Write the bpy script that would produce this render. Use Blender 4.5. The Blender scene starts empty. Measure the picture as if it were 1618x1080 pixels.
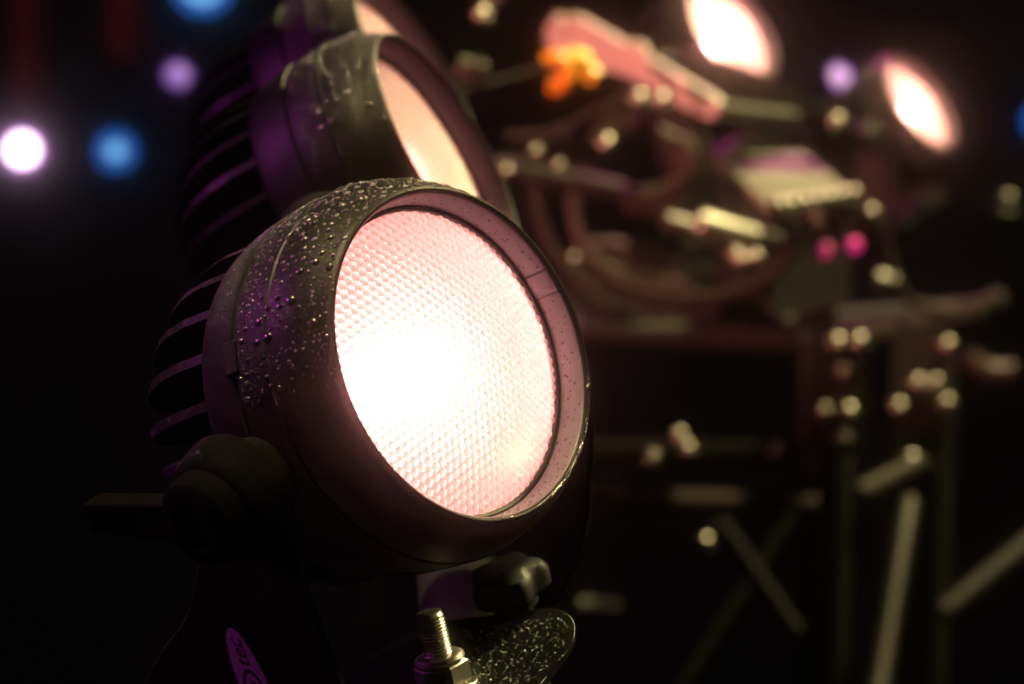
import bpy, math, random
from mathutils import Vector, Matrix
random.seed(7)
R = math.radians
scene = bpy.context.scene
col = scene.collection

# ------------------------------------------------------------------ camera
PITCH = R(10)
CAM = Vector((0.0, 0.0, 1.5))
RT = Vector((1, 0, 0))
FW = Vector((0, math.cos(PITCH), -math.sin(PITCH)))
UP = Vector((0, math.sin(PITCH), math.cos(PITCH)))
FOCAL, SENSOR = 85.0, 36.0
PX = SENSOR / FOCAL / 1618.0

def cv(x, y, z):                       # right / forward / up of the photographer -> world direction
    return RT * x + FW * y + UP * z

def P(px, py, depth):                  # a place seen in that direction at that distance
    return CAM + cv((px - 809) * PX * depth, depth, -(py - 540) * PX * depth)

def ray_plane(px, py, p0, n):
    d = P(px, py, 1.0) - CAM
    return CAM + d * ((p0 - CAM).dot(n) / d.dot(n))

def to_px(p):
    v = p - CAM
    y = v.dot(FW)
    return (809 + v.dot(RT) / y / PX, 540 - v.dot(UP) / y / PX)

cam_data = bpy.data.cameras.new('camera')
cam = bpy.data.objects.new('camera', cam_data)
col.objects.link(cam)
cam.location = CAM
cam.rotation_euler = (R(90) - PITCH, 0, 0)
cam_data.lens = FOCAL
cam_data.sensor_width = SENSOR
cam_data.clip_start = 0.02
cam_data.clip_end = 100
cam_data.dof.use_dof = True
cam_data.dof.focus_distance = 0.842
cam_data.dof.aperture_fstop = 8.0
scene.camera = cam

# ------------------------------------------------------------------ world, lamps, exposure
world = bpy.data.worlds.new('World')
scene.world = world
world.use_nodes = True
wb = world.node_tree.nodes['Background']
wb.inputs[0].default_value = (0.5, 0.32, 0.6, 1)
wb.inputs[1].default_value = 0.0012

vs = scene.view_settings
vs.view_transform = 'Standard'
vs.look = 'None'
vs.exposure = 0.0
vs.gamma = 1.0
vs.use_curve_mapping = False
scene.render.engine = 'CYCLES'
cy = scene.cycles
cy.use_denoising = True
cy.max_bounces = 8
cy.transmission_bounces = 6
cy.transparent_max_bounces = 12
cy.volume_bounces = 2
cy.sample_clamp_indirect = 20.0
cy.caustics_reflective = True
cy.caustics_refractive = True

def spot(name, loc, target, color, power, radius, angle, blend=0.6):
    d = bpy.data.lights.new(name, 'SPOT')
    d.color = color
    d.energy = power
    d.shadow_soft_size = radius
    d.spot_size = R(angle)
    d.spot_blend = blend
    o = bpy.data.objects.new(name, d)
    col.objects.link(o)
    o.location = loc
    o.rotation_euler = (target - loc).to_track_quat('-Z', 'Y').to_euler()
    return o

YELLOW = (1.0, 0.83, 0.36)
MAGENTA = (0.85, 0.10, 0.75)
spot('yellow_stage_spot', CAM + cv(1.15, 2.05, 2.1), P(1230, 480, 2.25), YELLOW, 1100, 0.10, 72, 0.45)
spot('yellow_top_spot', CAM + cv(-0.45, 0.35, 1.9), P(545, 330, 0.92), YELLOW, 520, 0.08, 11.5, 0.9)
spot('yellow_side_spot', CAM + cv(1.92, 1.65, 1.4), P(700, 1045, 0.88), YELLOW, 600, 0.08, 4.6, 0.6)  # unseen narrow spot added to light the bolt and base plate
spot('purple_stage_spot', CAM + cv(-1.5, 0.95, 0.75), P(600, 500, 0.95), (0.50, 0.05, 0.44), 112, 0.10, 45)
spot('magenta_back_spot', CAM + cv(0.5, 4.6, 2.4), P(1290, 560, 2.3), (0.9, 0.06, 0.42), 330, 0.10, 14)
spot('salmon_stage_spot', CAM + cv(-1.3, 1.0, -0.1), P(1070, 220, 2.25), (1.0, 0.27, 0.21), 520, 0.06, 19)  # unseen spot put in to turn the floodlight bracket and cables salmon
spot('red_back_spot', CAM + cv(-2.2, 3.0, 1.6), P(120, 60, 4.6), (1.0, 0.05, 0.08), 20, 0.06, 22)

# ------------------------------------------------------------------ materials
def mat(name):
    m = bpy.data.materials.new(name)
    m.use_nodes = True
    return m, m.node_tree.nodes, m.node_tree.links, m.node_tree.nodes['Principled BSDF']

def painted(name, color, rough, metal=0.0, bump=0.0, scale=400.0, rvar=0.12, cvar=0.25, spec=0.5):
    m, n, l, b = mat(name)
    b.inputs['Metallic'].default_value = metal
    b.inputs['Specular IOR Level'].default_value = spec
    tc = n.new('ShaderNodeTexCoord')
    no = n.new('ShaderNodeTexNoise')
    no.inputs['Scale'].default_value = scale * 0.12
    no.inputs['Detail'].default_value = 6
    l.new(tc.outputs['Object'], no.inputs['Vector'])
    mr = n.new('ShaderNodeMapRange')
    mr.inputs['To Min'].default_value = max(0.02, rough - rvar)
    mr.inputs['To Max'].default_value = min(1.0, rough + rvar)
    l.new(no.outputs['Fac'], mr.inputs['Value'])
    l.new(mr.outputs['Result'], b.inputs['Roughness'])
    cr = n.new('ShaderNodeMix')
    cr.data_type = 'RGBA'
    cr.inputs[6].default_value = (*[c * (1 - cvar) for c in color], 1)
    cr.inputs[7].default_value = (*[min(1, c * (1 + cvar)) for c in color], 1)
    l.new(no.outputs['Fac'], cr.inputs[0])
    l.new(cr.outputs[2], b.inputs['Base Color'])
    if bump:
        n2 = n.new('ShaderNodeTexNoise')
        n2.inputs['Scale'].default_value = scale
        n2.inputs['Detail'].default_value = 3
        l.new(tc.outputs['Object'], n2.inputs['Vector'])
        bp = n.new('ShaderNodeBump')
        bp.inputs['Strength'].default_value = bump
        bp.inputs['Distance'].default_value = 0.0004
        l.new(n2.outputs['Fac'], bp.inputs['Height'])
        l.new(bp.outputs['Normal'], b.inputs['Normal'])
    return m

M = {}
M['black'] = painted('black_powder_coat', (0.0030, 0.0028, 0.0027), 0.46, bump=0.15, scale=900, spec=0.10)
M['black_smooth'] = painted('black_plastic', (0.006, 0.006, 0.006), 0.40, spec=0.14)
M['plate'] = painted('matt_black_plate', (0.004, 0.004, 0.004), 0.7, spec=0.0)
M['rubber'] = painted('black_rubber', (0.006, 0.006, 0.006), 0.5, spec=0.2)
M['bezel'] = painted('grey_enamel', (0.066, 0.042, 0.066), 0.45, bump=0.3, scale=1500)
M['reflector'] = painted('brushed_reflector', (0.80, 0.74, 0.72), 0.36, metal=1.0, rvar=0.05, cvar=0.05)
M['zinc'] = painted('zinc_steel', (0.62, 0.60, 0.56), 0.3, metal=1.0, rvar=0.08)
M['chrome'] = painted('polished_steel', (0.30, 0.29, 0.26), 0.34, metal=1.0, rvar=0.05)
M['alu'] = painted('truss_aluminium', (0.075, 0.07, 0.065), 0.45, metal=1.0, scale=60)
M['dark_metal'] = painted('dark_metal', (0.010, 0.0098, 0.0095), 0.5, metal=0.0, scale=60, spec=0.12)
M['grey_paint'] = painted('grey_paint', (0.34, 0.32, 0.30), 0.5, scale=60)
M['dim_paint'] = painted('dark_grey_paint', (0.06, 0.057, 0.055), 0.5, scale=60)
M['hook'] = painted('dark_hook_paint', (0.02, 0.013, 0.013), 0.5, scale=60, spec=0.15)
M['gloss_black'] = painted('gloss_black', (0.006, 0.006, 0.006), 0.25, scale=60)
M['lid'] = painted('galvanised_lid', (0.12, 0.115, 0.10), 0.5, scale=60, spec=0.3)
M['orange'] = painted('orange_plastic', (0.55, 0.22, 0.01), 0.35, scale=60)
M['cable'] = painted('cable_sheath', (0.012, 0.008, 0.008), 0.5, scale=60, spec=0.05)
M['wire'] = painted('wire_rope', (0.12, 0.11, 0.10), 0.4, metal=0.8, scale=200)
M['sticker'] = painted('white_vinyl', (0.30, 0.30, 0.31), 0.5)
M['print'] = painted('black_print', (0.008, 0.008, 0.008), 0.6)

def water():
    m, n, l, b = mat('water')
    b.inputs['Base Color'].default_value = (0.004, 0.004, 0.004, 1)
    b.inputs['Roughness'].default_value = 0.13
    b.inputs['IOR'].default_value = 1.9
    b.inputs['Specular IOR Level'].default_value = 0.5
    tr = n.new('ShaderNodeBsdfTransparent')
    mx = n.new('ShaderNodeMixShader')
    mx.inputs[0].default_value = 0.85
    l.new(tr.outputs[0], mx.inputs[1])
    l.new(b.outputs[0], mx.inputs[2])
    l.new(mx.outputs[0], n['Material Output'].inputs['Surface'])
    return m
M['water'] = water()

def lens_glass():
    m, n, l, b = mat('pressed_lens_glass')
    n.remove(b)
    rf = n.new('ShaderNodeBsdfRefraction'); rf.inputs['IOR'].default_value = 1.42; rf.inputs['Roughness'].default_value = 0.06
    rf.inputs['Color'].default_value = (1, 0.97, 0.95, 1)
    ts = n.new('ShaderNodeBsdfTranslucent'); ts.inputs['Color'].default_value = (0.9, 0.85, 0.85, 1)
    tr = n.new('ShaderNodeBsdfTransparent')
    gl = n.new('ShaderNodeBsdfGlossy'); gl.inputs['Roughness'].default_value = 0.12
    m1 = n.new('ShaderNodeMixShader'); m1.inputs[0].default_value = 0.44
    l.new(rf.outputs[0], m1.inputs[1]); l.new(ts.outputs[0], m1.inputs[2])
    m2 = n.new('ShaderNodeMixShader'); m2.inputs[0].default_value = 0.15
    l.new(m1.outputs[0], m2.inputs[1]); l.new(tr.outputs[0], m2.inputs[2])
    fr = n.new('ShaderNodeFresnel'); fr.inputs['IOR'].default_value = 1.45
    m3 = n.new('ShaderNodeMixShader')
    l.new(fr.outputs[0], m3.inputs[0]); l.new(m2.outputs[0], m3.inputs[1]); l.new(gl.outputs[0], m3.inputs[2])
    l.new(m3.outputs[0], n['Material Output'].inputs['Surface'])
    return m
M['lens'] = lens_glass()

def glow(name, color, strength):
    m, n, l, b = mat(name)
    b.inputs['Base Color'].default_value = (*[c * 0.5 for c in color], 1)
    b.inputs['Emission Color'].default_value = (*color, 1)
    b.inputs['Emission Strength'].default_value = strength
    return m
M['bulb'] = glow('lit_filament', (1.0, 0.43, 0.395), 37)
M['bulb_mid'] = glow('lit_filament_mid', (1.0, 0.35, 0.32), 13)
M['bulb_far'] = glow('lit_filament_far', (1.0, 0.42, 0.36), 75)
M['led_white'] = glow('lit_led_white', (1.0, 0.75, 1.0), 6)
M['led_magenta'] = glow('lit_led_magenta', (0.45, 0.06, 0.55), 1.0)
M['led_cyan'] = glow('lit_led_cyan', (0.22, 0.62, 0.95), 1.0)
M['led_blue'] = glow('lit_led_blue', (0.015, 0.11, 0.50), 1.0)
M['led_violet'] = glow('lit_led_violet', (0.36, 0.22, 0.62), 0.9)
M['led_deep'] = glow('lit_led_deep_violet', (0.22, 0.07, 0.55), 0.9)

# ------------------------------------------------------------------ mesh helpers
class MB:
    def __init__(s):
        s.v, s.f = [], []
    def add(s, verts, faces):
        o = len(s.v)
        s.v.extend([tuple(v) for v in verts])
        s.f.extend([tuple(i + o for i in f) for f in faces])
    def box(s, c, h, rot=None):
        c = Vector(c)
        vs_ = []
        for x in (-1, 1):
            for y in (-1, 1):
                for z in (-1, 1):
                    p = Vector((x * h[0], y * h[1], z * h[2]))
                    if rot: p = rot @ p
                    vs_.append(c + p)
        s.add(vs_, [(0, 1, 3, 2), (4, 6, 7, 5), (0, 4, 5, 1), (2, 3, 7, 6), (0, 2, 6, 4), (1, 5, 7, 3)])
    def lathe(s, prof, seg=64, a0=0.0, a1=2 * math.pi, frame=None):
        # prof: (x along axis, radius); axis is local X unless a frame (origin, X, Y, Z) is given
        full = abs(a1 - a0 - 2 * math.pi) < 1e-6
        cnt = seg if full else seg + 1
        vs_, fs = [], []
        for i in range(cnt):
            a = a0 + (a1 - a0) * i / seg
            for x, r in prof:
                p = Vector((x, -math.sin(a) * r, math.cos(a) * r))
                if frame: p = frame[0] + frame[1] * p.x + frame[2] * p.y + frame[3] * p.z
                vs_.append(p)
        k = len(prof)
        for i in range(seg):
            j = (i + 1) % cnt
            for q in range(k - 1):
                fs.append((i * k + q, j * k + q, j * k + q + 1, i * k + q + 1))
        s.add(vs_, fs)
    def tube(s, pts, rad, seg=12, cap=True):
        pts = [Vector(p) for p in pts]
        rad = rad if isinstance(rad, (list, tuple)) else [rad] * len(pts)
        t0 = (pts[1] - pts[0]).normalized()
        ref = Vector((0, 0, 1)) if abs(t0.z) < 0.9 else Vector((1, 0, 0))
        u = t0.cross(ref).normalized()
        vs_, fs = [], []
        for i, p in enumerate(pts):
            t = (pts[min(i + 1, len(pts) - 1)] - pts[max(i - 1, 0)]).normalized()
            u = (u - t * u.dot(t)).normalized()
            w = t.cross(u)
            for k in range(seg):
                a = 2 * math.pi * k / seg
                vs_.append(p + (u * math.cos(a) + w * math.sin(a)) * rad[i])
        for i in range(len(pts) - 1):
            for k in range(seg):
                k2 = (k + 1) % seg
                fs.append((i * seg + k, i * seg + k2, (i + 1) * seg + k2, (i + 1) * seg + k))
        if cap:
            fs.append(tuple(range(seg))[::-1])
            fs.append(tuple((len(pts) - 1) * seg + k for k in range(seg)))
        s.add(vs_, fs)
    def prism(s, outline, offset):
        # closed outline (3D, planar) pushed along offset
        n = len(outline)
        vs_ = [Vector(p) for p in outline] + [Vector(p) + offset for p in outline]
        fs = [tuple(range(n))[::-1], tuple(range(n, 2 * n))]
        for i in range(n):
            j = (i + 1) % n
            fs.append((i, j, n + j, n + i))
        s.add(vs_, fs)
    def dome(s, c, nrm, r, h, seg=6, rings=2, tang=None, stretch=1.0):
        c = Vector(c); nrm = Vector(nrm).normalized()
        ref = tang if tang is not None else (Vector((0, 0, 1)) if abs(nrm.z) < 0.9 else Vector((1, 0, 0)))
        u = (ref - nrm * ref.dot(nrm)).normalized()
        w = nrm.cross(u)
        vs_, fs = [], []
        for q in range(rings):
            a = (math.pi / 2) * q / rings
            rr, hh = math.cos(a) * r, math.sin(a) * h
            for k in range(seg):
                b = 2 * math.pi * k / seg
                vs_.append(c + u * (math.cos(b) * rr * stretch) + w * (math.sin(b) * rr) + nrm * hh)
        vs_.append(c + nrm * h)
        for q in range(rings - 1):
            for k in range(seg):
                k2 = (k + 1) % seg
                fs.append((q * seg + k, q * seg + k2, (q + 1) * seg + k2, (q + 1) * seg + k))
        top = rings * seg
        for k in range(seg):
            fs.append(((rings - 1) * seg + k, (rings - 1) * seg + (k + 1) % seg, top))
        s.add(vs_, fs)
    def mesh(s, name, material, smooth=True, sharp=35):
        me = bpy.data.meshes.new(name)
        me.from_pydata(s.v, [], s.f)
        me.validate()
        me.update()
        if smooth:
            me.shade_smooth()
            me.set_sharp_from_angle(angle=R(sharp))
        me.materials.append(material)
        return me

def put(name, me, parent=None, mw=None):
    o = bpy.data.objects.new(name, me)
    col.objects.link(o)
    if parent is not None:
        o.parent = parent
    if mw is not None:
        o.matrix_local = mw
    return o

def build(name, mb, material, parent=None, smooth=True, origin=None, sharp=35):
    # mb is in world coordinates; the object's origin is moved to its parent's (or to origin)
    top = parent
    while top is not None and top.parent is not None:
        top = top.parent
    off = top.location.copy() if top is not None else (origin or Vector((0, 0, 0)))
    mb.v = [tuple(Vector(v) - off) for v in mb.v]
    o = put(name, mb.mesh(name, material, smooth, sharp), parent)
    if parent is None:
        o.location = off
        o.matrix_world = Matrix.Translation(off)
    return o

def empty(name, loc):
    o = bpy.data.objects.new(name, None)
    col.objects.link(o)
    o.location = loc
    o.matrix_world = Matrix.Translation(loc)
    o.empty_display_size = 0.02
    return o

def tag(o, label=None, cat=None, group=None, kind=None):
    if label: o['label'] = label
    if cat: o['category'] = cat
    if group: o['group'] = group
    if kind: o['kind'] = kind
    return o

# ------------------------------------------------------------------ the spot lamp: head meshes (metres, axis = +X, rim plane at x = 0)
mm = 0.001
PROF = [(-1.6, 59.0), (-0.3, 59.6), (0.0, 60.3), (-0.4, 61.2), (-2.2, 62.3), (-4.5, 63.6), (-8, 65.8), (-12, 67.7), (-16, 69.1),
        (-20, 70.0), (-23.6, 70.5), (-24.2, 71.1), (-25.6, 71.2), (-26.3, 70.7), (-32, 71.1), (-38, 71.0), (-41.6, 70.6), (-42.2, 69.5),
        (-43.4, 69.5), (-44.0, 70.7), (-50, 70.2), (-57, 69.2), (-63, 67.8), (-65.4, 66.8), (-66.2, 65.6), (-66.2, 40), (-66.2, 0.01)]
def prof_r(d):
    for (x0, r0), (x1, r1) in zip(PROF[2:], PROF[3:]):
        if -x0 <= d <= -x1 and x1 != x0:
            t = (d + x0) / (x0 - x1)
            return r0 + (r1 - r0) * t, (r1 - r0) / (x1 - x0)
    return 66.0, 0.0

def S(prof): return [(x * mm, r * mm) for x, r in prof]

mb = MB(); mb.lathe(S(PROF), 160)
ME_housing = mb.mesh('housing', M['black'])

LENS_R, LENS_X = 57.2, -14.5
def hexbump(y, z, pitch=3.55, hgt=1.3):
    best = 1e9
    row = pitch * math.sqrt(3) / 2
    k0 = math.floor(z / row)
    for k in (k0, k0 + 1):
        off = 0.5 * pitch if k % 2 else 0.0
        i0 = math.floor((y - off) / pitch)
        for i in (i0, i0 + 1):
            d2 = (y - off - i * pitch) ** 2 + (z - k * row) ** 2
            if d2 < best: best = d2
    return hgt * (1 - best / (pitch * 0.577) ** 2)

def lens_mesh(step):
    mb = MB()
    n = int(LENS_R / step) + 1
    idx = {}
    for i in range(-n, n + 1):
        for j in range(-n, n + 1):
            y, z = i * step, j * step
            r2 = y * y + z * z
            if r2 <= (LENS_R + step) ** 2:
                x = LENS_X + 6.0 * (1 - r2 / LENS_R ** 2) + hexbump(y, z)
                idx[(i, j)] = len(mb.v)
                mb.v.append((x * mm, y * mm, z * mm))
    for (i, j) in idx:
        q = [(i, j), (i + 1, j), (i + 1, j + 1), (i, j + 1)]
        if all(k in idx for k in q):
            mb.f.append(tuple(idx[k] for k in q))
    return mb.mesh('lens', M['lens'], sharp=80)
ME_lens = lens_mesh(0.32)
ME_lens_far = lens_mesh(0.9)

mb = MB(); mb.lathe(S([(-15.5, 58.2), (-13.4, 58.2), (-12.2, 57.9), (-11.8, 57.0), (-12.2, 56.1), (-13.6, 55.8), (-15.5, 56.2)]), 128)
ME_gasket = mb.mesh('gasket', M['rubber'])
mb = MB(); mb.lathe(S([(-15.2, 57.0), (-19, 55), (-26, 50), (-36, 40), (-45, 30), (-52, 19), (-56, 9), (-57, 0.01)]), 96)
ME_reflector = mb.mesh('reflector', M['reflector'])
mb = MB(); mb.lathe(S([(-27, 0.01), (-27.8, 4.5), (-30, 8), (-33.5, 9.5), (-37, 8.5), (-43, 6), (-56, 5.5)]), 24)
ME_bulb = mb.mesh('bulb', M['bulb'])
ME_bulb_mid = mb.mesh('bulb', M['bulb_mid'])
ME_bulb_far = mb.mesh('bulb', M['bulb_far'])
mb = MB(); mb.lathe(S([(-66.2, 44), (-104, 40), (-116, 34), (-118, 0.01)]), 48)
ME_core = mb.mesh('heat_sink_core', M['black'])
FIN = [(-64.5, 66.8), (-80, 67.4), (-92, 66.0), (-102, 62.8), (-111, 57.8), (-118, 51), (-124, 44), (-128, 36), (-128, 28), (-64.5, 28)]
mb = MB()
mb.prism([Vector((x, -1.8, r)) * mm for x, r in FIN], Vector((0, 3.6, 0)) * mm)
ME_fin = mb.mesh('fin', M['black'], smooth=False)

def arc_ring(prof, a0, a1, seg, material, name):
    mb = MB(); mb.lathe(S(prof), seg, a0, a1)
    return mb.mesh(name, material)
BEZ = [(-1.4, 59.1), (-2.0, 58.7), (-11.6, 57.7), (-14.6, 57.6)]

# water on the head: domes standing on the surface
def on_housing(d, a):
    r, slope = prof_r(d)
    p = Vector((-d, -math.sin(a) * r, math.cos(a) * r)) * mm
    n = Vector((-slope, -math.sin(a), math.cos(a))).normalized()
    return p, n
taken = {}
def scatter(mb, count, dlo, dhi, rlo, rhi, spread, seg, rings, flat=0.55, power=1.6, dpow=1.0, mean=-0.15):
    for _ in range(count):
        d = dlo + (dhi - dlo) * random.random() ** dpow
        a = random.gauss(mean, spread)
        if not -2.0 < a < 1.32 - 0.35 * random.random(): continue
        if 40.6 < d < 45: continue
        p, n = on_housing(d, a)
        r = rlo + (rhi - rlo) * random.random() ** power
        u, v = d, a * 70.0
        ci, cj = int(u // 4), int(v // 4)
        clash = False
        for i in (ci - 1, ci, ci + 1):
            for j in (cj - 1, cj, cj + 1):
                for (u2, v2, r2) in taken.get((i, j), ()):
                    if (u - u2) ** 2 + (v - v2) ** 2 < (1.18 * (r + r2)) ** 2:
                        clash = True
        if clash: continue
        taken.setdefault((ci, cj), []).append((u, v, r))
        r *= mm
        mb.dome(p - n * r * 0.08, n, r, r * flat * random.uniform(0.85, 1.15), seg, rings, stretch=random.uniform(0.94, 1.1))
mb = MB()
scatter(mb, 45, 2, 34, 1.4, 2.2, 0.55, 16, 5, 0.5, mean=0.15)
scatter(mb, 350, 0.5, 30, 0.5, 1.5, 0.45, 12, 4, 0.62, mean=-0.3)
scatter(mb, 620, 1.5, 40, 0.6, 1.6, 0.72, 14, 4, 0.62, power=1.8, mean=0.35)
scatter(mb, 1500, 0.6, 44, 0.22, 0.55, 0.85, 9, 3, 0.65, mean=0.3)
ME_drops_far = mb.mesh('water_drops', M['water'], sharp=80)
scatter(mb, 600, 0.2, 7, 0.25, 0.9, 1.15, 9, 3, 0.65)
scatter(mb, 14000, 14, 66, 0.14, 0.36, 0.9, 5, 2, 0.6, dpow=0.55, mean=0.6)
for _ in range(90):                       # water gathered along the lowest part of the rim
    a = math.pi + random.gauss(0.25, 0.30)
    p = Vector((0.1 + random.uniform(-0.6, 0.3), -math.sin(a) * 60.2, math.cos(a) * 60.2)) * mm
    mb.dome(p, Vector((1, 0.0, 0.0)), random.uniform(0.3, 0.9) * mm, 0.5 * mm, 8, 3, stretch=random.uniform(1, 2.5),
            tang=Vector((0, -math.cos(a), -math.sin(a))))
for _ in range(900):                     # beads on the bezel
    a = random.uniform(0, 2 * math.pi)
    t = random.random()
    if random.random() > 0.35 + 0.65 * max(0, -math.cos(a + 0.9)): continue
    x, r = -2.2 - 9.2 * t, 58.65 - 0.95 * t
    n = Vector((0.1, math.sin(a), -math.cos(a))).normalized()
    rr = random.uniform(0.15, 0.55) * mm
    mb.dome(Vector((x, -math.sin(a) * r, math.cos(a) * r)) * mm, n, rr, rr * 0.6, 7, 2)
ME_drops = mb.mesh('water_drops', M['water'], sharp=80)
mb = MB()
for _ in range(150):                      # beads along a fin's outer edge
    t = random.random() * 5.5
    i = int(t); f = t - i
    x = FIN[i][0] + (FIN[i + 1][0] - FIN[i][0]) * f
    r = FIN[i][1] + (FIN[i + 1][1] - FIN[i][1]) * f
    rr = random.uniform(0.12, 0.4) * mm
    mb.dome(Vector((x, random.uniform(-1.1, 1.1), r)) * mm, Vector((-0.4, 0, 1)), rr, rr * 0.7, 5, 2)
ME_fin_beads = mb.mesh('beads', M['water'], sharp=80)

def lamp(name, center, n, b, label, near=True, group='wet spot lamps shining to the right', yoke=True, clip_at=None, bulb=None):
    """center: rim centre in the world; n: where it points; b: the up direction of its bracket."""
    n = n.normalized()
    w = n.cross(b).normalized()                # pivot axis, towards the photographer's left
    X, Y = n, -w
    Z = X.cross(Y).normalized()
    b = b.normalized()
    e = w.cross(b).normalized()
    body = center - n * 0.045
    base = body - b * 0.105
    root = tag(empty(name, base), label, 'lamp', group)
    H = Matrix((X, Y, Z)).transposed().to_4x4()
    H.translation = center - base
    put('housing', ME_housing, root, H)
    bez = None
    if clip_at is not None:
        best = min(range(3600), key=lambda k: (Vector(to_px(center + X * (-4.5 * mm) + (Y * -math.sin(R(k / 10)) + Z * math.cos(R(k / 10))) * 58.2 * mm)) - Vector(clip_at)).length)
        a = R(best / 10)
        h = R(4.6); g = R(0.35)
        bez = put('bezel', arc_ring(BEZ, a + h + g, a - h - g + 2 * math.pi, 150, M['bezel'], 'bezel'), root, H)
        put('bezel_clip', arc_ring([(x, r - 0.25) for x, r in BEZ], a - h + g, a + h - g, 12, M['bezel'], 'bezel_clip'), root, H)
        put('bezel_seat', arc_ring([(x - 0.6, r + 0.5) for x, r in BEZ], 0, 2 * math.pi, 120, M['rubber'], 'bezel_seat'), root, H)
    else:
        put('bezel', ME_bezel, root, H)
    put('gasket', ME_gasket, root, H)
    put('lens', ME_lens if near else ME_lens_far, root, H)
    rf = put('reflector', ME_reflector, root, H)
    put('bulb', ME_bulb if bulb is None else bulb, rf)
    core = put('heat_sink_core', ME_core, root, H)
    for k in range(24):
        f = put('fin', ME_fin, root, H @ Matrix.Rotation(2 * math.pi * (k + 0.35) / 24, 4, 'X'))
        if near == 'beads' and (k < 9 or k > 19):
            tag(put('beads', ME_fin_beads, f), kind='stuff')
    tag(put('water_drops', ME_drops if near == 'beads' else ME_drops_far, root, H), kind='stuff')
    return root, body, base, w, b, e, H

ME_bezel = arc_ring(BEZ, 0, 2 * math.pi, 128, M['bezel'], 'bezel')

# ------------------------------------------------------------------ near lamp
LAMP1_C = P(738.5, 556, 0.85)
B1 = cv(-0.28, -0.33, 0.90)
near_lamp, body, base, w, b, e, H1 = lamp('spot_lamp', LAMP1_C, cv(0.683, -0.683, 0.258), B1,
    'nearest spot lamp in sharp focus, beaded with water, its dimpled lens glowing white', near='beads', clip_at=(858, 449))

def rounded(pts, r, k=5):
    out = []
    n = len(pts)
    for i in range(n):
        p0, p1, p2 = pts[i - 1], pts[i], pts[(i + 1) % n]
        a = p1 + (p0 - p1).normalized() * min(r, (p0 - p1).length * 0.45)
        c = p1 + (p2 - p1).normalized() * min(r, (p2 - p1).length * 0.45)
        for q in range(k + 1):
            t = q / k
            out.append(a * (1 - t) ** 2 + p1 * (2 * t * (1 - t)) + c * t * t)
    return out

ARM_L = body + w * 0.079
ARM_R = body - w * 0.079
pl = [ray_plane(x, y, ARM_L, w) for x, y in ((345, 770), (430, 745), (470, 800), (480, 900), (545, 1075), (590, 1210), (215, 1210), (232, 1078), (262, 1020), (303, 972), (318, 900))]
pl = rounded(pl, 0.012)
mb = MB(); mb.prism(pl, w * 0.003)
arm_l = build('yoke_arm', mb, M['black_smooth'], near_lamp, sharp=30)
pr = [ray_plane(x, y, ARM_R, w) for x, y in ((800, 420), (900, 470), (936, 640), (930, 800), (922, 862), (893, 925), (880, 960), (620, 1010), (600, 800), (720, 500))]
pr = rounded(pr, 0.012)
mb = MB(); mb.prism(pr, w * -0.003)
build('yoke_arm', mb, M['plate'], near_lamp, sharp=30)
# base plate
PL0 = base
pb = [ray_plane(x, y, PL0, b) for x, y in ((872, 958), (898, 966), (909, 988), (900, 1018), (846, 1085), (760, 1200), (440, 1200), (585, 1018), (700, 980))]
pb = rounded(pb, 0.007)
mb = MB(); mb.prism(pb, b * -0.004)
plate = build('base_plate', mb, M['plate'], near_lamp, sharp=30)
mb = MB()
for _ in range(1500):
    px, py = random.uniform(700, 905), random.uniform(968, 1100)
    if px > 905 - max(0, py - 1005) * 0.82 or py < 985 - (px - 700) * 0.06 and px < 860: continue
    if (px - 690) ** 2 + (py - 1075) ** 2 < 60 ** 2: continue
    p = ray_plane(px, py, PL0, b)
    rr = (0.14 + 0.4 * random.random() ** 2) * mm
    mb.dome(p, b, rr, rr * 0.6, 7, 2)
for i in range(260):
    t = random.random() * (len(pb) - 1)
    p = pb[int(t)].lerp(pb[(int(t) + 1) % len(pb)], t % 1)
    rr = random.uniform(0.2, 0.55) * mm
    mb.dome(p - b * 0.001, b + Vector((random.uniform(-.5, .5), random.uniform(-.8, .2), 0)), rr, rr * 0.8, 7, 2)
tag(build('beads', mb, M['water'], plate, sharp=80), kind='stuff')
mb = MB()
for i in range(420):
    t = random.random() * (len(pl) - 1)
    p = pl[int(t)].lerp(pl[(int(t) + 1) % len(pl)], t % 1)
    q = to_px(p)
    if q[1] < 950 or q[0] > 330: continue
    rr = random.uniform(0.15, 0.4) * mm
    mb.dome(p + w * 0.0028 + e * random.uniform(-0.001, 0.008), w, rr, rr * 0.7, 7, 2)
tag(build('beads', mb, M['water'], arm_l, sharp=80), kind='stuff')

# pivot: boss, clamping knob and lever
def frame_on(origin, axis, ref):
    X = axis.normalized()
    Y = (ref - X * ref.dot(X)).normalized()
    return (origin, X, Y, X.cross(Y))
PIV = ARM_L + w * 0.003
mb = MB()
mb.lathe(S([(0, 22), (2, 22.6), (9, 21.5), (14, 19.5), (15.5, 18.0), (16, 16.8), (20, 16.5), (24, 15.5), (25.5, 13.5), (25.8, 9.5), (24.5, 9), (24.5, 0.01)]), 64, frame=frame_on(PIV, w, b))
knob = build('pivot_knob', mb, M['plate'], near_lamp)
mb = MB()
fr = frame_on(PIV, w, b)
for _ in range(420):
    a = random.uniform(0, 2 * math.pi); x = random.uniform(2, 15)
    r = 22.6 - max(0, x - 2) * 0.23
    nn = fr[2] * -math.sin(a) + fr[3] * math.cos(a)
    if nn.z < -0.1: continue
    rr = random.uniform(0.15, 0.5) * mm
    mb.dome(PIV + w * x * mm + nn * r * mm, nn, rr, rr * 0.7, 7, 2)
tag(build('beads', mb, M['water'], knob, sharp=80), kind='stuff')
tip = ray_plane(152, 808, PIV + w * 0.022, w)
root_ = PIV + w * 0.020
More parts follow.
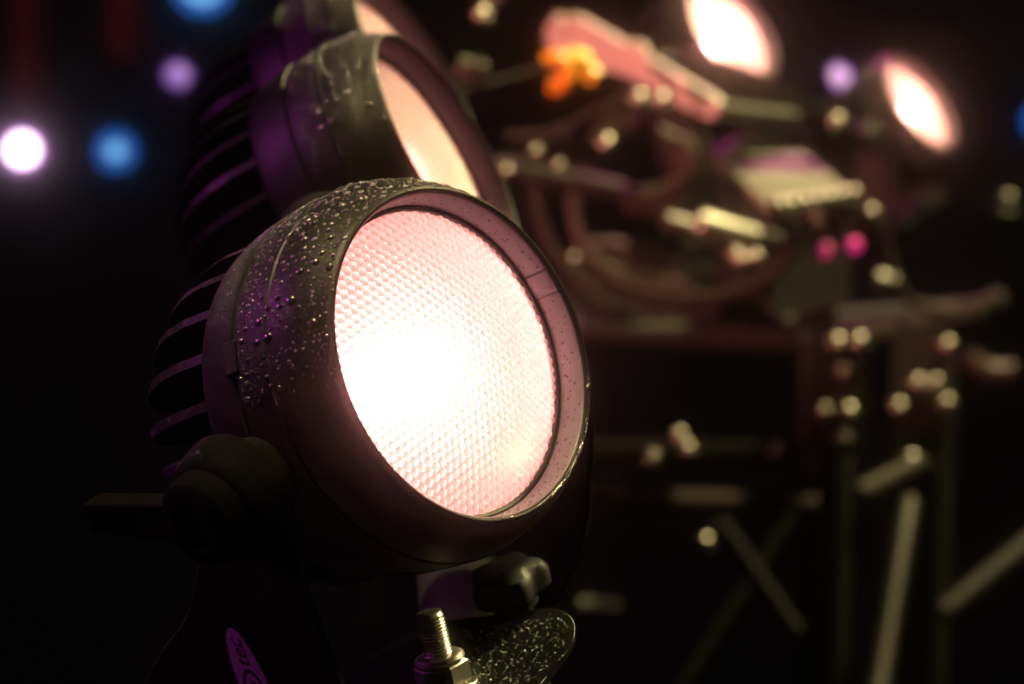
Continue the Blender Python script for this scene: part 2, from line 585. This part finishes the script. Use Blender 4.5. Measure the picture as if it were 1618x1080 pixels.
dirl = (tip - root_).normalized()
sd = dirl.cross(w).normalized()
mb = MB()
out = [root_ + sd * 0.008, root_ - sd * 0.008, tip - sd * 0.0055, tip + sd * 0.0055]
mb.prism([p - w * 0.004 for p in out], w * 0.009)
lever = build('clamp_lever', mb, M['plate'], near_lamp, smooth=False)
bv = lever.modifiers.new('edge', 'BEVEL'); bv.width = 0.0008; bv.segments = 2
mb = MB(); mb.lathe(S([(-14, 14), (-2, 17), (0, 18)]), 48, frame=frame_on(ARM_R, -w, b))
build('pivot_boss', mb, M['black'], near_lamp)
mb = MB(); mb.lathe(S([(-16, 12), (-2, 17), (0, 18)]), 48, frame=frame_on(ARM_L, w, b))
build('pivot_boss', mb, M['black'], near_lamp)

for o_ in list(near_lamp.children):
    if o_.name.startswith(('yoke_arm', 'base_plate')):
        bv = o_.modifiers.new('edge', 'BEVEL'); bv.width = 0.0007; bv.segments = 2; bv.limit_method = 'ANGLE'

# latch over the seam
best = min(range(0, 3600), key=lambda k: (Vector(to_px(LAMP1_C + H1.to_3x3() @ on_housing(40, R(k / 10))[0])) - Vector((383, 562))).length)
lp, ln = on_housing(39.9, R(best / 10)); lp2, _ = on_housing(46, R(best / 10))
mb = MB()
tl = Vector((0, -math.cos(R(best / 10)), -math.sin(R(best / 10))))
mb.prism([lp + tl * 6 * mm - ln * .5 * mm, lp - tl * 6 * mm - ln * .5 * mm, lp2 - tl * 6 * mm - ln * .5 * mm, lp2 + tl * 6 * mm - ln * .5 * mm], ln * 1.7 * mm)
latch = put('seam_latch', mb.mesh('seam_latch', M['black_smooth'], smooth=False), near_lamp, H1)
bv = latch.modifiers.new('edge', 'BEVEL'); bv.width = 0.0006; bv.segments = 2

# bolt, nuts and washer on the base plate
BP = ray_plane(706, 1090, PL0, b)
fb = frame_on(BP, (P(676, 966, 0.872) - BP), e)
BL = (P(676, 966, 0.872) - BP).length * 1000
th = [(0, 4.9)]
x = 1.0
while x < BL - 1.6:
    th += [(x, 4.7), (x + 0.55, 5.4), (x + 0.75, 5.4)]
    x += 1.25
th += [(BL - 1.4, 5.0), (BL - 0.5, 4.7), (BL, 3.9), (BL, 0.01)]
mb = MB(); mb.lathe(S(th), 40, frame=fb)
bolt = build('bolt', mb, M['zinc'], near_lamp, sharp=60)
mb = MB(); mb.lathe(S([(0, 5), (0, 11.5), (0.3, 11.9), (1.5, 11.9), (1.8, 11.5), (1.8, 5)]), 48, frame=fb)
build('washer', mb, M['zinc'], bolt)
bolt_p = bolt
def nut(x0, h, r):
    mb = MB()
    mb.lathe(S([(x0, 5), (x0, r * 0.92), (x0 + 0.6, r), (x0 + h - 0.7, r), (x0 + h, r * 0.88), (x0 + h, 5)]), 6, frame=fb)
    return mb
N0 = BL - 27.5
build('spacer', nut(1.9, N0 - 2.2, 8.0), M['zinc'], bolt_p, smooth=False)
build('nut', nut(N0, 8.0, 10.4), M['zinc'], bolt_p, smooth=False)
mb = MB(); mb.lathe(S([(N0 + 8.2, 5), (N0 + 8.2, 9.0), (N0 + 9.4, 9.4), (N0 + 10.6, 9.0), (N0 + 11.4, 7.8), (N0 + 11.6, 5)]), 48, frame=fb)
build('lock_collar', mb, M['zinc'], bolt_p)

# lobed knob behind the bolt
KP = ray_plane(815, 955, PL0, b)
fk = frame_on(KP, b, e)
mb = MB()
prof = [(0, 9), (3, 9), (4, 12), (6, 14), (12, 14.5), (15, 13), (17, 9), (17.5, 0.01)]
seg = 60
vs_, fs = [], []
for i in range(seg):
    a = 2 * math.pi * i / seg
    lob = 1 + 0.13 * math.cos(5 * a)
    for xx, r in prof:
        r2 = r * (lob if r > 10 else 1) * mm
        vs_.append(fk[0] + fk[1] * xx * mm + fk[2] * math.cos(a) * r2 + fk[3] * math.sin(a) * r2)
k = len(prof)
for i in range(seg):
    j = (i + 1) % seg
    for q in range(k - 1):
        fs.append((i * k + q, j * k + q, j * k + q + 1, i * k + q + 1))
mb.add(vs_, fs)
build('star_knob', mb, M['rubber'], near_lamp)

# oval sticker with its lettering
SP0 = ARM_L + w * 0.0034
ST, SC = ray_plane(364, 991, SP0, w), ray_plane(406, 1092, SP0, w)
maj = ST - SC
mdir = maj.normalized()
ndir = mdir.cross(-w).normalized()
if (ndir.dot(RT)) > 0: ndir = -ndir             # points to the left
half = 0.0076
mb = MB()
mb.prism([SC + maj * math.cos(2 * math.pi * i / 64) + ndir * half * math.sin(2 * math.pi * i / 64) for i in range(64)], w * 0.00025)
sticker = build('sticker', mb, M['sticker'], near_lamp, smooth=False)
sticker['label'] = 'white oval sticker with black lettering'
ring_c = SC - mdir * 0.003
mb = MB()
vs_, fs = [], []
for i in range(64):
    a = 2 * math.pi * i / 64
    for s_ in (1.0, 0.80):
        vs_.append(ring_c + mdir * math.cos(a) * 0.0125 * (s_ + 0.06 * (s_ < 1)) + ndir * math.sin(a) * 0.0056 * s_ + w * 0.0003)
for i in range(64):
    j = (i + 1) % 64
    fs.append((2 * i, 2 * j, 2 * j + 1, 2 * i + 1))
mb.add(vs_, fs)
build('print', mb, M['print'], sticker, smooth=False)
def lettering(body_, size, origin, align):
    cu = bpy.data.curves.new('print', 'FONT')
    cu.body = body_; cu.size = 1.0; cu.shear = 0.25; cu.align_x = align
    t = bpy.data.objects.new('print', cu); col.objects.link(t)
    dg = bpy.context.evaluated_depsgraph_get()
    me = bpy.data.meshes.new_from_object(t.evaluated_get(dg))
    bpy.data.objects.remove(t)
    me.materials.clear(); me.materials.append(M['print'])
    F = Matrix((mdir, ndir, mdir.cross(ndir))).transposed().to_4x4() @ Matrix.Scale(size, 4)
    F.translation = origin - base
    put('print', me, sticker, F)
lettering('tec', 0.0095, SC + mdir * 0.0102 - ndir * 0.0024 + w * 0.00032, 'LEFT')
lettering('Show', 0.0072, SC - mdir * 0.003 - ndir * 0.0018 + w * 0.00032, 'CENTER')

# ------------------------------------------------------------------ the two lamps behind it
def simple_yoke(root, body, base, w, b, e):
    for s_ in (1, -1):
        a = body + w * s_ * 0.079
        mb = MB()
        o_ = [a + b * 0.02 + e * 0.012, a + b * 0.02 - e * 0.012, a - b * 0.06 - e * 0.024, a - b * 0.106 - e * 0.026, a - b * 0.106 + e * 0.026, a - b * 0.06 + e * 0.024]
        mb.prism(rounded(o_, 0.01), w * s_ * 0.003)
        build('yoke_arm', mb, M['black_smooth'], root, sharp=30)
        mb = MB(); mb.lathe(S([(0, 20), (2, 20.6), (9, 19.5), (14, 17.5), (16, 15), (22, 14), (24, 12), (24.5, 0.01)]), 40, frame=frame_on(a + w * s_ * 0.003, w * s_, b))
        build('pivot_knob', mb, M['black_smooth'], root)
        mb = MB(); mb.lathe(S([(-16, 12), (-2, 17), (0, 18)]), 40, frame=frame_on(a, w * s_, b))
        build('pivot_boss', mb, M['black'], root)
    mb = MB()
    o_ = [base + w * 0.082 + e * 0.026, base - w * 0.082 + e * 0.026, base - w * 0.082 - e * 0.026, base + w * 0.082 - e * 0.026]
    mb.prism(rounded(o_, 0.006), b * -0.004)
    build('base_plate', mb, M['black_smooth'], root, sharp=30)

r2 = lamp('spot_lamp', P(712, 238, 1.11), cv(0.84, -0.29, 0.45), cv(-0.35, -0.2, 0.91),
    'second spot lamp, softly blurred, rising directly behind the nearest one', bulb=ME_bulb_mid)
simple_yoke(*r2[:6])
r3 = lamp('spot_lamp', P(664, 122, 1.31), cv(0.84, -0.29, 0.45), cv(-0.35, -0.2, 0.91),
    'third spot lamp cut by the top edge, behind the second one', bulb=ME_bulb_mid)
simple_yoke(*r3[:6])
r4 = lamp('spot_lamp', P(1160, 46, 2.5), cv(0.62, -0.64, 0.45), cv(-0.2, -0.2, 0.95),
    'far spot lamp at the top edge whose white lens is half hidden by the floodlight', near=False, group='far blurred spot lamps', bulb=ME_bulb_far)
simple_yoke(*r4[:6])
r5 = lamp('spot_lamp', P(1458, 160, 2.8), cv(0.68, -0.55, 0.48), cv(-0.2, -0.2, 0.95),
    'far spot lamp at upper right with a narrow glowing oval lens', near=False, group='far blurred spot lamps', bulb=ME_bulb_far)
simple_yoke(*r5[:6])

# rail the three near lamps are bolted to
pa = base - b * 0.030; pc = r3[2] - r3[4] * 0.030
mb = MB(); d_ = (pc - pa)
mb.tube([pa - d_ * 0.35, pa, pc, pc + d_ * 0.4], 0.024, 24)
tag(build('mounting_rail', mb, M['dark_metal'], origin=pa), 'dark round rail running back under the three near spot lamps', 'rail')

# ------------------------------------------------------------------ background: truss tower
def world_vert(px, py, depth, length):
    p = P(px, py, depth)
    return p, p - Vector((0, 0, length))

HALFV = None
def dome_bolt(parent, p, toward, r, me_cache={}):
    # acorn nut with a hexagonal foot; shares one mesh
    if 'm' not in me_cache:
        mb = MB()
        mb.lathe(S([(-4, 0.01), (-4, 10), (2, 10), (2.4, 9)]), 6)
        mb.lathe(S([(2, 8.6), (5, 8.2), (7.2, 6.6), (8.6, 4.3), (9.3, 2), (9.5, 0.01)]), 20)
        me_cache['m'] = mb.mesh('nut', M['chrome'])
    q = toward.to_track_quat('X', 'Z').to_matrix().to_4x4()
    q = q @ Matrix.Scale(r / 0.009, 4)
    q.translation = p - parent.matrix_world.translation
    return put('nut', me_cache['m'], parent, q)

def facing(p):
    return ((CAM - p).normalized() * 0.7 + Vector((0.2, 0, 0.7))).normalized()

tower_o = P(1390, 1500, 2.3)
tower = tag(empty('truss_tower', tower_o), 'blurred aluminium truss tower with bolted posts and diagonal braces at lower right', 'truss')
DZ = 2.15
postA = (P(1308, 530, DZ), P(1308, 530, DZ) - Vector((0, 0, 0.62)))
postB = (P(1470, 560, DZ + 0.18), P(1470, 560, DZ + 0.18) - Vector((0, 0, 0.62)))
for p0, p1 in (postA, postB):
    mb = MB(); mb.tube([p0, p1], 0.025, 28)
    build('post', mb, M['dark_metal'], tower)
def pole(name, a, c, r, material, parent, seg=16):
    mb = MB(); mb.tube([a, c], r, seg)
    return build(name, mb, material, parent)
pole('brace', P(1438, 790, DZ + 0.05), P(1378, 1150, DZ - 0.06), 0.0095, M['alu'], tower)
pole('brace', P(1136, 826, DZ - 0.07), P(1256, 998, DZ - 0.05), 0.008, M['alu'], tower)
pole('brace', P(1262, 812, DZ - 0.03), P(1085, 1090, DZ - 0.03), 0.010, M['dark_metal'], tower)
pole('brace', P(1490, 968, DZ + 0.1), P(1660, 830, DZ + 0.15), 0.010, M['dark_metal'], tower)
pole('brace', P(1356, 780, DZ + 0.02), P(1450, 732, DZ + 0.15), 0.009, M['alu'], tower)
pole('cross_bar', P(925, 790, DZ), P(1290, 800, DZ), 0.012, M['cable'], tower)
pole('cross_bar', P(915, 958, DZ + 0.1), P(980, 962, DZ + 0.1), 0.009, M['dim_paint'], tower)
pole('cross_bar', P(925, 712, DZ + 0.03), P(1310, 718, DZ + 0.03), 0.011, M['plate'], tower)
for x, y in ((1335, 587), (1303, 650), (1341, 650), (1331, 692), (1322, 541), (1357, 539)):
    p = P(x, y, DZ - 0.028); dome_bolt(tower, p, facing(p), 0.0075)
for x, y in ((1497, 545), (1495, 637), (1420, 643), (1450, 605), (1478, 605), (1440, 725)):
    p = P(x, y, DZ + 0.15); dome_bolt(tower, p, facing(p), 0.0075)
for x, y in ((1228, 712), (1072, 688), (1086, 708), (1115, 855), (1030, 722)):
    p = P(x, y, DZ - 0.01); dome_bolt(tower, p, facing(p), 0.0065)
# gusset plates the nuts sit on
for cx, cy_, hx, hy, dz in ((1322, 618, 46, 100, DZ - 0.024), (1460, 630, 48, 110, DZ + 0.154)):
    mb = MB()
    o_ = [P(cx - hx, cy_ - hy, dz), P(cx + hx, cy_ - hy, dz), P(cx + hx, cy_ + hy, dz), P(cx - hx, cy_ + hy, dz)]
    mb.prism(rounded(o_, 0.01), FW * 0.004)
    build('gusset_plate', mb, M['dark_metal'], tower)

# platform tubes above the tower
plat_o = P(940, 526, 2.2)
plat = tag(empty('platform_frame', plat_o), 'blurred tube frame running level across the middle right, pink light on it', 'frame')
pole('rail', P(900, 522, 2.3), P(1360, 536, 2.3), 0.013, M['dark_metal'], plat, 24)
pole('rail', P(1340, 538, 2.3), P(1540, 494, 2.5), 0.013, M['cable'], plat, 24)
pole('rail', P(1210, 512, 2.42), P(1540, 486, 2.55), 0.010, M['dark_metal'], plat, 24)
mb = MB(); mb.lathe(S([(-18, 0.01), (-18, 19), (-15, 20), (15, 20), (18, 19), (18, 0.01)]), 32, frame=frame_on(P(1290, 506, 2.3), RT, UP))
build('coupler', mb, M['gloss_black'], plat)

# ------------------------------------------------------------------ floodlight with bracket
FZ = 2.3
flood = tag(empty('floodlight', P(1180, 200, FZ)), 'dark wet floodlight housing in front of the far lamp, with a salmon lit bracket bar', 'floodlight')
def panel(name, pts, depths, thick, material, parent, rad=0.008):
    pp = [P(x, y, d) for (x, y), d in zip(pts, depths)]
    mb = MB()
    nrm = (pp[1] - pp[0]).cross(pp[2] - pp[0]).normalized()
    if nrm.dot(FW) < 0: nrm = -nrm
    mb.prism(rounded(pp, rad), nrm * thick)
    return build(name, mb, material, parent, sharp=30)
panel('housing', ((1030, 96), (1085, 90), (1130, 86), (1240, 128), (1338, 182), (1128, 180)), (FZ + 0.05, FZ + 0.05, FZ + 0.05, FZ + 0.05, FZ + 0.05, FZ + 0.05), 0.05, M['dark_metal'], flood)
pole('front_rail', P(1128, 172, FZ), P(1326, 194, FZ + 0.09), 0.0085, M['alu'], flood, 20)
BN = cv(-0.8, -0.5, -0.3).normalized()
BP0 = P(1000, 100, FZ - 0.03)
mb = MB(); mb.prism(rounded([ray_plane(x, y, BP0, BN) for x, y in ((858, 40), (905, 22), (1002, 78), (1140, 160), (1128, 190), (1090, 176), (990, 118), (872, 92))], 0.016), BN * -0.006)
build('bracket_arm', mb, M['grey_paint'], flood, sharp=30)
for x, y, r in ((887, 40, 0.011), (1012, 96, 0.020)):
    mb = MB(); mb.lathe(S([(0, r * 1000), (3, r * 1000), (5, r * 900), (6, r * 600), (6.2, 0.01)]), 32, frame=frame_on(ray_plane(x, y, BP0, BN), BN, UP))
    build('pivot_cap', mb, M['grey_paint'], flood)
for x, y in ((1322, 191), (1134, 170)):
    p = P(x, y, FZ + 0.05); dome_bolt(flood, p, facing(p), 0.008)
panel('barn_door', ((790, 255), (900, 205), (985, 300), (900, 330)), (FZ + .1, FZ + .12, FZ + .2, FZ + .2), 0.003, M['dark_metal'], flood)

# hook clamp under the bracket, salmon lit
clamp = tag(empty('hook_clamp', P(1010, 300, 2.25)), 'blurred hook clamp below the salmon bracket, dimly lit red', 'clamp')
def path(pts, depth):
    return [P(x, y, depth) for x, y in pts]
def smooth_path(pts, k=6):
    out = []
    for i in range(len(pts) - 1):
        p0, p1, p2, p3 = pts[max(i - 1, 0)], pts[i], pts[i + 1], pts[min(i + 2, len(pts) - 1)]
        for q in range(k):
            t = q / k
            out.append(0.5 * ((2 * p1) + (p2 - p0) * t + (2 * p0 - 5 * p1 + 4 * p2 - p3) * t * t + (3 * p1 - p0 - 3 * p2 + p3) * t ** 3))
    out.append(pts[-1])
    return out
mb = MB(); mb.tube(smooth_path(path(((988, 186), (1030, 204), (1072, 226), (1088, 252), (1072, 290), (1030, 312), (985, 318)), 2.25)), [0.008] * 12 + [0.013] * 25, 14)
build('hook', mb, M['hook'], clamp)
pole('screw', P(998, 140, 2.2), P(935, 222, 2.2), 0.007, M['alu'], clamp)
mb = MB(); mb.lathe(S([(-8, 0.01), (-8, 13), (8, 13), (8, 0.01)]), 6, frame=frame_on(P(972, 196, 2.19), P(998, 140, 2.2) - P(935, 222, 2.2), FW))
build('wing_nut', mb, M['chrome'], clamp, smooth=False)
for x, y in ((957, 226), (1008, 156), (1043, 158)):
    p = P(x, y, 2.17); dome_bolt(clamp, p, facing(p), 0.008)

# carabiner with its orange-yellow sleeve, and wires
car = tag(empty('carabiner', P(900, 140, 2.15)), 'orange and yellow plastic snap hook hanging on a wire', 'carabiner')
mb = MB(); mb.tube(smooth_path(path(((868, 132), (884, 134), (896, 122), (894, 102), (878, 92), (864, 100)), 2.15)), 0.008, 14)
build('hook', mb, M['orange'], car)
M['yellow'] = painted('yellow_plastic', (0.50, 0.34, 0.01), 0.35, scale=60)
mb = MB(); mb.tube(smooth_path(path(((898, 96), (918, 98), (928, 112), (942, 122)), 2.16)), [0.012] * 9 + [0.009] * 10, 14)
build('sleeve', mb, M['yellow'], car)
def wire(name, pts, depths, r, material, label, cat):
    pp = smooth_path([P(x, y, d) for (x, y), d in zip(pts, depths)])
    mb = MB(); mb.tube(pp, r, 10)
    return tag(build(name, mb, material, origin=pp[0]), label, cat)
wire('safety_wire', ((690, 152), (800, 124), (850, 108), (882, 106)), [2.0, 2.05, 2.1, 2.14], 0.0026, M['cable'], 'thin wire leading left from the orange snap hook', 'wire')
wire('safety_wire', ((800, 214), (850, 212), (905, 194), (960, 166), (1000, 150)), [2.1] * 5, 0.003, M['hook'], 'thin sagging wire below the orange snap hook', 'wire')

# ------------------------------------------------------------------ studded dimmer box with cables
bz = 2.25
dim = tag(empty('dimmer_box', P(1260, 440, bz)), 'wet studded metal box top catching olive light under the floodlight', 'box')
lid = [P(1130, 244, bz + 0.16), P(1268, 240, bz + 0.20), P(1352, 308, bz), P(1222, 330, bz - 0.05)]
nl = (lid[1] - lid[0]).cross(lid[2] - lid[0]).normalized()
if nl.z < 0: nl = -nl
mb = MB(); mb.prism(rounded(lid, 0.008), nl * -0.008)
lid_o = build('lid', mb, M['lid'], dim)
mb = MB()
for i in range(17):
    for j in range(13):
        u, v = (i + 0.5 + 0.5 * (j % 2)) / 18, (j + 0.6) / 13.2
        p = lid[0].lerp(lid[1], u).lerp(lid[3].lerp(lid[2], u), v)
        mb.dome(p, nl, 0.0035, 0.0022, 8, 2)
tag(build('studs', mb, M['lid'], lid_o), kind='stuff')
mb = MB()
low = [lid[0] - nl * 0.008 - UP * 0.10, lid[1] - nl * 0.008 - UP * 0.10, lid[2] - nl * 0.008 - UP * 0.10, lid[3] - nl * 0.008 - UP * 0.10]
top_ = [p - nl * 0.0082 for p in lid]
cc = sum(lid, Vector()) / 4
top_ = [p + (cc - p) * 0.06 - UP * 0.0 for p in top_]
low = [p + (cc - p) * 0.06 for p in low]
mb.add(top_ + low, [(0, 1, 2, 3), (4, 7, 6, 5), (0, 4, 5, 1), (1, 5, 6, 2), (2, 6, 7, 3), (3, 7, 4, 0)])
build('case', mb, M['dark_metal'], dim, smooth=False)
for k in range(7):
    t = k / 6
    p = lid[3].lerp(lid[2], 0.06 + t * 0.9) + nl * 0.002
    dome_bolt(dim, p, facing(p), 0.007 + 0.001 * (k in (0, 5)))
p = P(1376, 336, bz + 0.02); dome_bolt(dim, p, facing(p), 0.007)
wire('power_cable', ((1222, 322), (1250, 350), (1252, 385), (1228, 428), (1180, 456), (1120, 470), (1040, 466), (960, 440)), [2.18] * 8, 0.0068, M['cable'], 'thick cable looping down from the studded box, lit reddish', 'cable')
wire('power_cable', ((1286, 330), (1292, 352), (1284, 376), (1266, 396)), [2.18] * 4, 0.007, M['alu'], 'short bright cable hanging off the corner of the studded box', 'cable')

def glint_dot(parent, px, py, depth, r, material):  # glowing dome added in place of a magenta glint
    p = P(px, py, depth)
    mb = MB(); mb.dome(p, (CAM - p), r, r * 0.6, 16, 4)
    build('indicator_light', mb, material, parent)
M['ind'] = glow('lit_indicator_magenta', (0.75, 0.02, 0.22), 0.9)  # emission stands in for reflected magenta light
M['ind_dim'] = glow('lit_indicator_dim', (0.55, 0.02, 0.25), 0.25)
glint_dot(dim, 1350, 387, bz - 0.06, 0.0065, M['ind'])
glint_dot(dim, 1305, 395, bz - 0.06, 0.0065, M['ind_dim'])
for pts, z_, r_, m_, lab in (
        (((930, 250), (905, 320), (930, 400), (1000, 440), (1080, 448)), 2.3, 0.006, 'hook', 'dark cable hanging in a long curve left of the polished coupler'),
        (((860, 235), (845, 300), (870, 390), (940, 470), (1000, 512)), 2.34, 0.006, 'cable', 'dark cable drooping from the hook clamp to the tube frame'),
        (((1105, 205), (1120, 260), (1100, 310), (1050, 335), (1010, 330)), 2.28, 0.005, 'hook', 'dark cable curling under the floodlight beside the hook clamp'),
        (((1352, 320), (1392, 360), (1410, 430), (1440, 478), (1500, 492)), 2.36, 0.006, 'cable', 'dark cable falling from the studded box to the frame tip')):
    wire('hanging_cable', pts, [z_] * len(pts), r_, M[m_], lab, 'cable')
case = tag(empty('ballast_case', P(1010, 510, 2.5)), 'dark equipment case standing on the tube frame behind the cables', 'case')
cb = [P(890, 395, 2.46), P(1185, 405, 2.46), P(1185, 515, 2.46), P(890, 508, 2.46)]
mb = MB(); mb.prism(rounded(cb, 0.012), FW * 0.12)
build('shell', mb, M['dark_metal'], case, sharp=30)
for x_ in (960, 1110):
    mb = MB(); mb.tube(smooth_path([P(x_ - 26, 396, 2.45), P(x_ - 22, 384, 2.44), P(x_ + 22, 385, 2.44), P(x_ + 26, 398, 2.45)]), 0.004, 10)
    build('handle', mb, M['dim_paint'], case)
for x_, y_ in ((905, 408), (1170, 418), (1168, 502), (905, 496)):
    p = P(x_, y_, 2.455); dome_bolt(case, p, facing(p), 0.0045)
for x_, y_ in ((845, 238), (882, 262), (800, 268)):
    p = P(x_, y_, 2.2); dome_bolt(clamp, p, facing(p), 0.0045)
pole('spreader_bar', P(780, 262, 2.22), P(985, 300, 2.22), 0.009, M['dark_metal'], clamp)
# polished bar and couplers left of the cable loop
bar = tag(empty('pipe_coupler', P(1140, 380, 2.35)), 'polished pipe coupler inside the cable loop, glinting yellow and magenta', 'coupler')
def barrel(name, a, c, r, material, parent):
    mb = MB()
    L = (c - a).length * 1000; rr = r * 1000
    mb.lathe(S([(0, 0.01), (0, rr * .85), (rr * .2, rr), (L - rr * .2, rr), (L, rr * .85), (L, 0.01)]), 32, frame=frame_on(a, c - a, UP))
    return build(name, mb, material, parent)
barrel('sleeve', P(1098, 350, 2.12), P(1194, 378, 2.14), 0.012, M['chrome'], bar)
barrel('tail', P(1050, 350, 2.12), P(1100, 364, 2.12), 0.010, M['alu'], bar)
barrel('tail', P(1194, 376, 2.14), P(1232, 384, 2.15), 0.010, M['gloss_black'], bar)
for x, y in ((1163, 402), (1171, 410), (1193, 405)):
    p = P(x, y, 2.11); dome_bolt(bar, p, facing(p), 0.006)
bar2 = tag(empty('pipe_stub', P(1030, 410, 2.4)), 'dark pipe stub glowing magenta on top, left of the polished coupler', 'pipe')
barrel('stub', P(995, 392, 2.4), P(1060, 412, 2.4), 0.014, M['gloss_black'], bar2)

for x0, y0, x1, y1, z_, r_, m_, lab in (
        (1592, 305, 1588, 352, 2.6, 0.012, 'alu', 'polished upright pipe end at the right edge, glinting pale yellow'),
        (1382, 442, 1416, 450, 2.35, 0.011, 'alu', 'short polished pipe end just right of the studded box'),
        (1548, 490, 1586, 470, 2.5, 0.012, 'hook', 'dark pipe end tinged magenta beyond the tip of the tube frame'),
        (722, 106, 768, 116, 1.9, 0.010, 'alu', 'small pale pipe end right beside the second lamp rim')):
    pe = tag(empty('pipe_end', P((x0 + x1) / 2, (y0 + y1) / 2, z_)), lab, 'pipe', 'short pipe ends')
    barrel('barrel', P(x0, y0, z_), P(x1, y1, z_), r_, M[m_], pe)
    barrel('collar', P(x0, y0, z_).lerp(P(x1, y1, z_), 0.55), P(x0, y0, z_).lerp(P(x1, y1, z_), 0.8), r_ * 1.25, M['dark_metal'], pe)
hr = tag(empty('hanger_rod', P(762, 24, 2.2)), 'thin hanger rod with a bright nut at the top edge above the wire', 'rod')
pole('rod', P(762, 20, 2.22), P(815, -40, 2.22), 0.006, M['dim_paint'], hr)
p = P(760, 22, 2.2); dome_bolt(hr, p, facing(p), 0.0075)
wire('curved_pipe', ((1528, 560), (1552, 580), (1580, 586), (1602, 584)), [2.5] * 4, 0.010, M['hook'], 'dark curved pipe tinged magenta at the right, beside the tower', 'pipe')

# ------------------------------------------------------------------ small coloured lamps far behind
def led(px, py, z, r_core, r_ring, mc, mr_, label, aim=None, squash=1.0):
    p = P(px, py, z)
    aim = (aim or (CAM - p)).normalized()
    f = frame_on(p, aim, UP)
    o = tag(empty('led_lamp', p), label, 'led lamp', 'small coloured lamps far behind')
    mb = MB(); mb.lathe(S([(-1, r_ring + 1), (3, r_ring + 3), (3, r_ring + 7), (-10, r_ring + 8), (-70, r_ring * .8), (-80, 0.01)]), 40, frame=f)
    build('housing', mb, M['black'], o)
    mb = MB(); mb.lathe(S([(0, r_core), (1.2, r_core + 1), (0.5, r_ring + 1)]), 40, frame=f)
    build('outer_lens', mb, mr_, o)
    mb = MB(); mb.lathe(S([(4, 0.01), (3.5, r_core * .5), (2.2, r_core * .85), (0, r_core)]), 40, frame=f)
    build('inner_lens', mb, mc, o)
    return o
led(35, 236, 4.6, 29, 40, M['led_white'], M['led_magenta'], 'small lamp shining white with a magenta ring at the left edge')
led(183, 238, 4.6, 17, 37, M['led_cyan'], M['led_blue'], 'small lamp shining pale blue with a deep blue ring, right of the white one')
led(320, -26, 3.6, 30, 45, M['led_cyan'], M['led_blue'], 'blue lamp cut by the top edge above the fins')
led(281, 118, 3.4, 13, 17, M['led_violet'], M['led_deep'], 'small violet lamp left of the second lamp fins')
led(1330, 124, 3.0, 14, 18, M['led_violet'], M['led_deep'], 'violet lamp between the two far spot lamps', aim=cv(0.5, -0.75, 0.3))
led(1642, 190, 3.6, 16, 22, M['led_blue'], M['led_blue'], 'blue lamp at the right edge')

# dim red posts in the upper left
for x, y, ln, r, lab in ((48, -60, 0.32, 0.045, 'dim red lit post above the white magenta lamp'), (205, -80, 0.22, 0.045, 'dim red lit post at upper left, above the blue lamp')):
    a, c = world_vert(x, y, 4.9, ln)
    o = tag(empty('post', c), lab, 'post', 'dim red lit posts')
    mb = MB(); mb.tube([a, c], r, 24); build('tube', mb, M['grey_paint'], o)
    mb = MB(); mb.tube([c + Vector((0, 0, .03)), c + Vector((0, 0, .09))], r * 1.25, 24); build('collar', mb, M['grey_paint'], o)

# ------------------------------------------------------------------ thin haze added for the bloom around the lit lenses
m = bpy.data.materials.new('fine_rain_mist')
m.use_nodes = True
nt = m.node_tree
nt.nodes.clear()
ou = nt.nodes.new('ShaderNodeOutputMaterial')
pv = nt.nodes.new('ShaderNodeVolumePrincipled')
pv.inputs['Color'].default_value = (0.95, 0.9, 0.9, 1)
pv.inputs['Density'].default_value = 0.088
pv.inputs['Anisotropy'].default_value = 0.9945
nt.links.new(pv.outputs[0], ou.inputs['Volume'])
mb = MB(); mb.box((0, 2.3, 1.1), (2.9, 3.2, 1.35))
hz = build('haze', mb, m, smooth=False, origin=Vector((0, 2.3, 1.1)))
tag(hz, 'fine rain mist hanging in the air', 'haze', kind='stuff')
